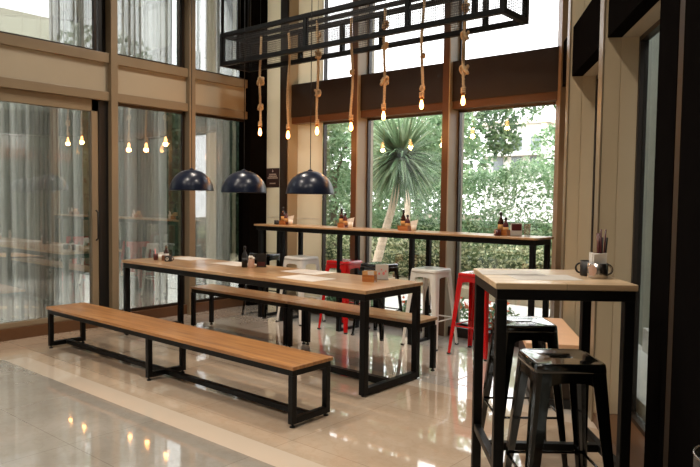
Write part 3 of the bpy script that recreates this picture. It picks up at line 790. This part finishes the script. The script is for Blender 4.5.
mug(-1.150,3.147,1.07,'black tin mug with pale emblem left of the steel napkin mug on the high table','darkpost',.040,.072,math.radians(200),None)
e_parent=[o for o in bpy.data.objects if o.name.startswith('mug') and o.parent is None][-1]
e=MB(); vs=[]
for i in range(N):
    a=2*PI*i/N; u=.022*math.cos(a)/.04-2.75+.0; vs.append((.0412*math.sin(u),-.0412*math.cos(u),.037+.022*math.sin(a)))
e.add(vs+[(.0412*math.sin(-2.75),-.0412*math.cos(-2.75),.037)],[(i,(i+1)%N,N) for i in range(N)]); e.build('emblem',M['paper'],e_parent)
r = empty('straw_holder',(-1.10,3.175,1.07),0,'dark tin of long dark drinking straws behind the steel napkin mug','straw holder')
lathe_obj('tin',[(.03,0),(.03,.06),(.027,.06),(.027,.004)],M['darkpost'],r,24)
for i in range(8):
    a=i*2.4; rr=.018; o=MB().tube([(rr*math.cos(a)*.6,rr*math.sin(a)*.6,.006),(rr*math.cos(a)*1.3,rr*math.sin(a)*1.3,.185+.02*(i%3))],.0042,6).build('straw',M['plum' if i%3 else 'darkpost'],r)

# condiment sets on the bar counter
ZB = 1.115
def bar_set(x, y, place, wide=False):
    caddy(x,y,ZB,.12 if wide else .085,.08,.05,'brown wooden condiment caddy on the bar counter, '+place,handle=False)
    sauce_bottle(x-.018,y,ZB+.006,.205,'dark sauce bottle in bar caddy '+place,lab='sachet')
    sauce_bottle(x+.028,y+.008,ZB+.006,.155,'short reddish bottle in bar caddy '+place,m='plum',lab='sachet')
    napkin_cup(x+.11,y,ZB,'white cup with folded napkin on the bar counter, '+place,'white',.06,.03,.05)
bar_set(-5.62,5.45,'near the corner column')
mug(-5.73,5.43,ZB,'small black round mug on the bar counter left of the corner caddy','darkpost',.028,.05)
bar_set(-4.70,5.45,'in front of the left glass pane')
bar_set(-3.87,5.45,'in front of the palm',True)
bar_set(-2.79,5.46,'in front of the right window',True)
mug(-2.80,5.385,ZB,'round brown mug with pale emblem in front of the right window caddy','plum',.032,.055,math.radians(-30),'saltglass')
r = empty('picture_card',(-2.635,5.42,ZB),math.radians(30),'upright pale card with dark food picture at the right end of the bar','menu stand')
MB().box(-.05,.05,-.003,.003,0,.115).build('printed_card',M['paper'],r)
MB().box(-.040,.045,-.0045,-.003,.05,.108).build('printed_picture',M['plum'],r)
MB().box(-.05,.05,-.02,.02,0,.004).build('base',M['steel'],r)
r = empty('water_glass',(-2.55,5.46,ZB),0,'clear tumbler at the right end of the bar counter','glass')
lathe_obj('glass_wall',[(.026,0),(.031,.11),(.029,.11),(.024,.005)],M['glass'],r,24)

# litter bin at the bottom right corner
bp = rw(3.95,-.24)
r = empty('litter_bin',(-.395+.42,1.62,0),0,'black cylindrical bin with thin grey rim at the bottom right corner','bin')
r.location = (-.238,1.612,-.0)
lathe_obj('bin_body',[(.085,0),(.095,.02),(.10,.868),(.096,.868),(.09,.02)],M['darkpost'],r,40)
MB().tube([(.099*math.cos(a),.099*math.sin(a),.871) for a in [i*2*PI/40 for i in range(41)]],.003,6).build('rim',M['steel'],r)

# ------------------------------------------------------------------ outdoors
struct('ground', MB().box(-45,30,-20,70,-.30,-.14), M['soil'])
struct('ground_1', MB().box(-16,3,8.6,11.6,-.16,.115), paint('planting_bed', srgb(150,138,114), .95, .2, scale=5))
pv = MB().box(-12,3,YG+.16,8.6,-.14,-.04); struct('path', pv, M['concrete'])
struct('path_1', MB().box(-14,XL-.2,-6,YG+.1,-.14,-.04), M['concrete'])

def leaves(mb, n_, fn, size, asp=.5, rnd=random):
    for _ in range(n_):
        p = Vector(fn()); s_ = size*rnd.uniform(.6,1.3)
        d = Vector((rnd.gauss(0,1),rnd.gauss(0,1),rnd.gauss(0,.8))).normalized(); e_ = d.orthogonal().normalized()
        q = Matrix.Rotation(rnd.uniform(0,2*PI),3,d); e_ = q@e_; m_ = p+d*s_*.5+Vector((0,0,.08*s_)); tip = p+d*s_
        mb.add([p, m_+e_*s_*asp*.5, tip, m_-e_*s_*asp*.5],[(0,1,2,3)])
def box_fn(x0,x1,y0,y1,z0,z1,lump=.15):
    def g():
        x=random.uniform(x0,x1); face=random.random()
        h = z1*(1+lump*math.sin(x*2.1+1)*.5+lump*.5*math.sin(x*5.3))
        if face<.55: y=y0+abs(random.gauss(0,.12))+.1*math.sin(x*3+h); z=random.uniform(z0,h)
        elif face<.8: y=random.uniform(y0,y1); z=h-abs(random.gauss(0,.1))
        else: y=random.uniform(y0,y1); z=random.uniform(z0,h)
        return (x,y+random.uniform(-.05,.05),z+.05*random.gauss(0,1))
    return g
def blob_fn(blobs):
    def g():
        c,r_ = random.choice(blobs); d=Vector((random.gauss(0,1),random.gauss(0,1),random.gauss(0,1))).normalized()*r_*random.uniform(.45,1)**.5
        return (c[0]+d.x,c[1]+d.y,c[2]+d.z*.8)
    return g
# low variegated hedge
mb=MB(); leaves(mb,14000,box_fn(-9.6,-.4,9.0,9.9,.14,.74,.10),.07,.55)
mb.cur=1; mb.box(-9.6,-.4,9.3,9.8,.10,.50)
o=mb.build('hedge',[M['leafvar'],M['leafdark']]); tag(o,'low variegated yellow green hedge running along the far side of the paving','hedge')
mb=MB(); leaves(mb,40000,box_fn(-16,0,11.6,13.2,-.1,2.0,.10),.12,.34)
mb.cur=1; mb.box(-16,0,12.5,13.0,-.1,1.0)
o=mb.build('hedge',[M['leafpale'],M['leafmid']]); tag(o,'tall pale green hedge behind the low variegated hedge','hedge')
# flowering plants by the glass
fx = [-6.6,-6.0,-5.35,-4.75,-4.1,-3.45,-2.9,-2.3]
pl=None
for i,x in enumerate(fx):
    if pl is None:
        pl = empty('flowering_plant'); mb=MB(); leaves(mb,260,blob_fn([((0,0,.10),.15),((.1,0,.14),.11),((-.1,.03,.14),.12)]),.07,.5); mb.build('foliage',M['leafmid'],pl)
        mb=MB(); leaves(mb,34,blob_fn([((0,0,.22),.12),((.1,0,.2),.1)]),.05,.8); mb.build('flowers',M['flower'],pl); o=pl
        MB().tube([(0,0,-.02),(.01,0,.12)],.012,6).build('stem',M['bark'],pl)
    else: o=copy_tree(pl)
    o.location=(x,6.75+.12*math.sin(i*2.3),-.04); o.rotation_euler=(0,0,i*1.9); s_=1+.2*math.sin(i*1.7); o.scale=(s_,s_,s_)
    tag(o,'small leafy plant with red orange flowers in the row outside the back glass','plant','flowering plants outside the back windows')
# palm-like yucca
def yucca():
    r = empty('yucca_palm',(-6.72,8.5,-.14),0,'spiky palm with leaning pale trunk and round head of narrow leaves','palm tree')
    P=[(0,0,0),(.12,0,.5),(.28,0,1.0),(.45,0,1.5),(.57,.0,2.0),(.60,0,2.15)]
    MB().tube(P,[.085,.075,.066,.06,.055,.052],14).build('trunk',M['trunk'],r)
    mb=MB(); c=Vector((.60,0,2.24))
    for i in range(520):
        el=math.asin(random.uniform(-.75,1)); az_=random.uniform(0,2*PI); L_=random.uniform(.70,.98)*(1.0 if el>0 else .85); droop=.12 if el>.5 else .38
        d=Vector((math.cos(el)*math.cos(az_),math.cos(el)*math.sin(az_),math.sin(el))); sd=Vector((-math.sin(az_),math.cos(az_),0)); w=.030
        pts=[]
        for k in range(6):
            s_=k/5; p=c+d*L_*s_-Vector((0,0,droop*L_*s_*s_)); ww=w*(1-s_**2)*.9+.002; pts.append((p-sd*ww,p+sd*ww))
        vs=[q for pr_ in pts for q in pr_]; mb.add(vs,[(2*k,2*k+1,2*k+3,2*k+2) for k in range(5)])
    mb.build('foliage',M['leafpalm'],r)
yucca()
def tree(name, x, y, blobs, n_, size, trunk_h, rad, m, label, branches=(), lean=0, bark='bark'):
    r = empty(name,(x,y,-.14),0,label,'tree')
    MB().tube([(0,0,0),(lean*.3,0,trunk_h*.35),(lean*.7,0,trunk_h*.7),(lean,0,trunk_h)],[rad,rad*.85,rad*.7,rad*.5],10).build('trunk',M[bark],r)
    for b in branches: MB().tube([(lean,0,trunk_h*.85),tuple((Vector((lean,0,trunk_h))+Vector(b))/2+Vector((0,0,.1))),b],[rad*.5,rad*.35,rad*.15],7).build('branch',M[bark],r)
    mb=MB(); leaves(mb,n_,blob_fn(blobs),size,.45); mb.build('foliage',M[m],r); return r
# slim pale trunk behind the palm, with crown above it
tree('garden_tree',-7.05,10.0,[((0,0,2.9),.7),((-.8,.2,2.6),.7),((.9,0,2.7),.6),((.2,.3,2.3),.6)],3400,.12,2.9,.07,'leafpale','slim pale trunked tree just behind the spiky palm',bark='trunk',branches=((.6,0,2.9),(-.6,0,2.8)))
tree('garden_tree',-9.4,10.6,[((0,0,2.6),.9),((.5,0,3.0),.7),((-.4,0,1.9),.8),((.3,.2,1.2),.7),((-.6,0,2.9),.7)],6500,.12,2.2,.10,'leafpale','bushy green tree seen through the narrow left glass pane',branches=((.5,0,2.8),))
tree('garden_tree',-6.6,11.0,[((.5,-.2,3.5),.6),((1.4,-.3,3.4),.6),((.9,-.2,3.0),.4),((2.2,-.3,3.6),.5),((1.1,-.3,2.6),.3),((3.1,-.2,3.6),.4)],2600,.12,3.4,.07,'leafmid','tree with branches hanging into the top left of the right window',branches=((1.4,-.3,3.6),(2.6,-.3,3.8)))
tree('garden_tree',-5.0,13.8,[((0,0,2.5),.8),((.6,0,3.1),.9),((-.7,0,2.7),.7),((1.2,0,2.6),.8),((1.3,0,3.3),.6),((-.2,0,1.9),.8)],4600,.13,2.4,.12,'leafpale','round pale green tree at the right side of the right window',branches=((.6,0,3.0),))
for i,(x,y,s_) in enumerate(((-27,22,1.2),(-20,26,1.5),(-13.6,20,1.1))):
    tree('garden_tree',x,y,[((0,0,3.4*s_),1.6*s_),((1.3,0,2.6*s_),1.4*s_),((-1.4,0,2.7*s_),1.4*s_),((0,.3,1.5*s_),1.6*s_)],3800,.28,3*s_,.18,'leafmid',
         ['distant dark green tree farthest left behind the hedge','distant tree behind the hedge seen between palm and left pane','distant tree behind the hedge just left of the white building'][i])
# white building far behind
def building():
    r = empty('building',(-20.0,40,-.14),0,'pale white building far behind the hedge in the right window','building')
    MB().box(-1.9,2.4,0,6,0,6.6).build('wall',M['render'],r)
    MB().box(-2.2,2.7,-.3,6.3,6.6,6.85).build('roof',M['cream'],r)
    for z in (3.6,4.9,):
        for x in (-1.2,.1,1.4): 
            w=MB().box(x,x+.7,-.06,.0,z,z+.9).build('window',M['darkglass'],r)
    MB().box(-1.9,2.4,-.7,0,4.55,4.65).build('balcony',M['render'],r)
building()
o = MB().obox(P0,DW,EW,-1.6,7.5,1.0,1.2,-.14,5.2).build('boundary_wall', paint('grey_render', srgb(120,122,112), .8, .05)); tag(o,'grey rendered boundary wall outside the slanted right hand glazing','wall')
o = MB().obox(P0,DW,EW,.3,7.5,.30,.72,-.14,.14).obox(P0,DW,EW,.3,7.5,.72,.98,-.14,.34).build('outdoor_steps', M['render']); tag(o,'pale outdoor steps beyond the slanted right hand glass','steps')
# left side outdoors: covered terrace, cream building, dark planting
r = empty('timber_pergola',(-9.79,4.0,-.04),0,'orange timber pergola with a pale fascia outside the left sliding door','pergola')
MB().box(-.06,.06,.46,.58,0,2.0).build('post', M['timber'], r, .01)
MB().box(-.06,.06,-4.2,-4.08,0,2.0).build('post', M['timber'], r, .01)
MB().box(-.07,.07,-4.6,.95,1.99,2.12).build('beam', M['timber'], r, .01)
MB().box(-.9,-.07,-4.6,.36,2.13,2.35).build('fascia', M['render'], r, .01)
mb=MB(); leaves(mb,15000,lambda: (-12.2+abs(random.gauss(0,.35)),random.uniform(-4,12),random.uniform(-.1,3.3)+.2*random.random()),.13,.4); mb.box(-13.2,-12.15,-4,12,-.1,3.25)
o=mb.build('hedge',M['leafdark']); tag(o,'tall dark green hedge outside the left glass wall','hedge')
for x,y,l in ((-15.5,8.6,'tree beyond the terrace seen in the upper left windows near the corner'),(-20,10.2,'tree beyond the terrace seen in the far upper left window')):
    tree('garden_tree',x,y,[((0,0,4.6),1.5),((.6,.9,3.8),1.2),((-.5,-1,3.9),1.2),((0,0,2.6),1.4)],3600,.2,3.6,.14,'leafmid',l)
r = empty('building',(-24,9.2,-.14),0,'plain cream building beyond the left upper windows','building')
MB().box(-4,0,-9,2.2,0,8.0).build('wall',M['cream'],r)
MB().box(-.02,.03,-8.9,2.1,6.3,6.36).build('wall_band',M['palegrey'],r)

# ------------------------------------------------------------------ light
w = bpy.data.worlds.new('world'); SC.world = w; w.use_nodes = True
nt = w.node_tree; bg = nt.nodes['Background']
tc = nt.nodes.new('ShaderNodeTexCoord'); sp_ = nt.nodes.new('ShaderNodeSeparateXYZ'); nt.links.new(tc.outputs['Generated'], sp_.inputs[0])
cr = nt.nodes.new('ShaderNodeValToRGB'); cr.color_ramp.elements[0].position=.0; cr.color_ramp.elements[0].color=(1,1,1,1); cr.color_ramp.elements[1].position=.9; cr.color_ramp.elements[1].color=(.93,.97,1,1)
nt.links.new(sp_.outputs['Z'], cr.inputs[0]); nt.links.new(cr.outputs[0], bg.inputs[0]); bg.inputs[1].default_value = 2.7
sun = bpy.data.lights.new('sun','SUN'); sun.energy = 1.8; sun.angle = math.radians(20); sun.color=(1,.96,.9)
so = bpy.data.objects.new('sun', sun); C.objects.link(so); so.rotation_euler = (math.radians(32),0,math.radians(-12))
def portal(loc, rot, sx, sy):
    l = bpy.data.lights.new('window_portal','AREA'); l.shape='RECTANGLE'; l.size=sx; l.size_y=sy; l.cycles.is_portal=True
    o = bpy.data.objects.new('window_portal', l); C.objects.link(o); o.location=loc; o.rotation_euler=rot
portal((-4.0,YG+.12,2.25),(-PI/2,0,0),3.2,4.5)
portal((XL-.2,1.3,2.25),(0,-PI/2,0),4.5,9.0)
pc = rw(tmax/2,FD+.03); portal((pc[0],pc[1],2.25),(PI/2,0,math.atan2(DW[1],DW[0])+PI),tmax,4.5)
# unseen warm fill lamps, added at the ceiling to brighten the room
for i,(x,y) in enumerate(((-4.8,.6),(-2.6,.6),(-4.8,2.2),(-1.6,1.9),(-3.6,-1.4),(-5.4,4.3),(-2.9,3.9))):
    r = empty('fill_lamp',(x,y,ZC),0,'unseen round fill lamp added at the ceiling above the view','fill light','added fill lamps at the ceiling')
    MB().lathe([(.075,-.012),(.095,-.008),(.095,0)],24).build('trim_ring',M['lampwhite'],r)
    l = bpy.data.lights.new('fill_lamp_glow','AREA'); l.shape='DISK'; l.size=.16; l.energy=18; l.color=(1,.89,.77); l.spread=math.radians(130)
    o = bpy.data.objects.new('fill_lamp_glow', l); C.objects.link(o); o.parent=r; o.location=(0,0,-.02)

SC.view_settings.view_transform = 'Standard'; SC.view_settings.look = 'None'; SC.view_settings.gamma = 1
SC.view_settings.use_curve_mapping = False; SC.view_settings.exposure = .80
cy = SC.cycles
cy.max_bounces = 10; cy.diffuse_bounces = 5; cy.glossy_bounces = 5; cy.transparent_max_bounces = 16; cy.transmission_bounces = 6
cy.sample_clamp_indirect = 6; cy.caustics_reflective = False; cy.caustics_refractive = False
cy.use_denoising = True
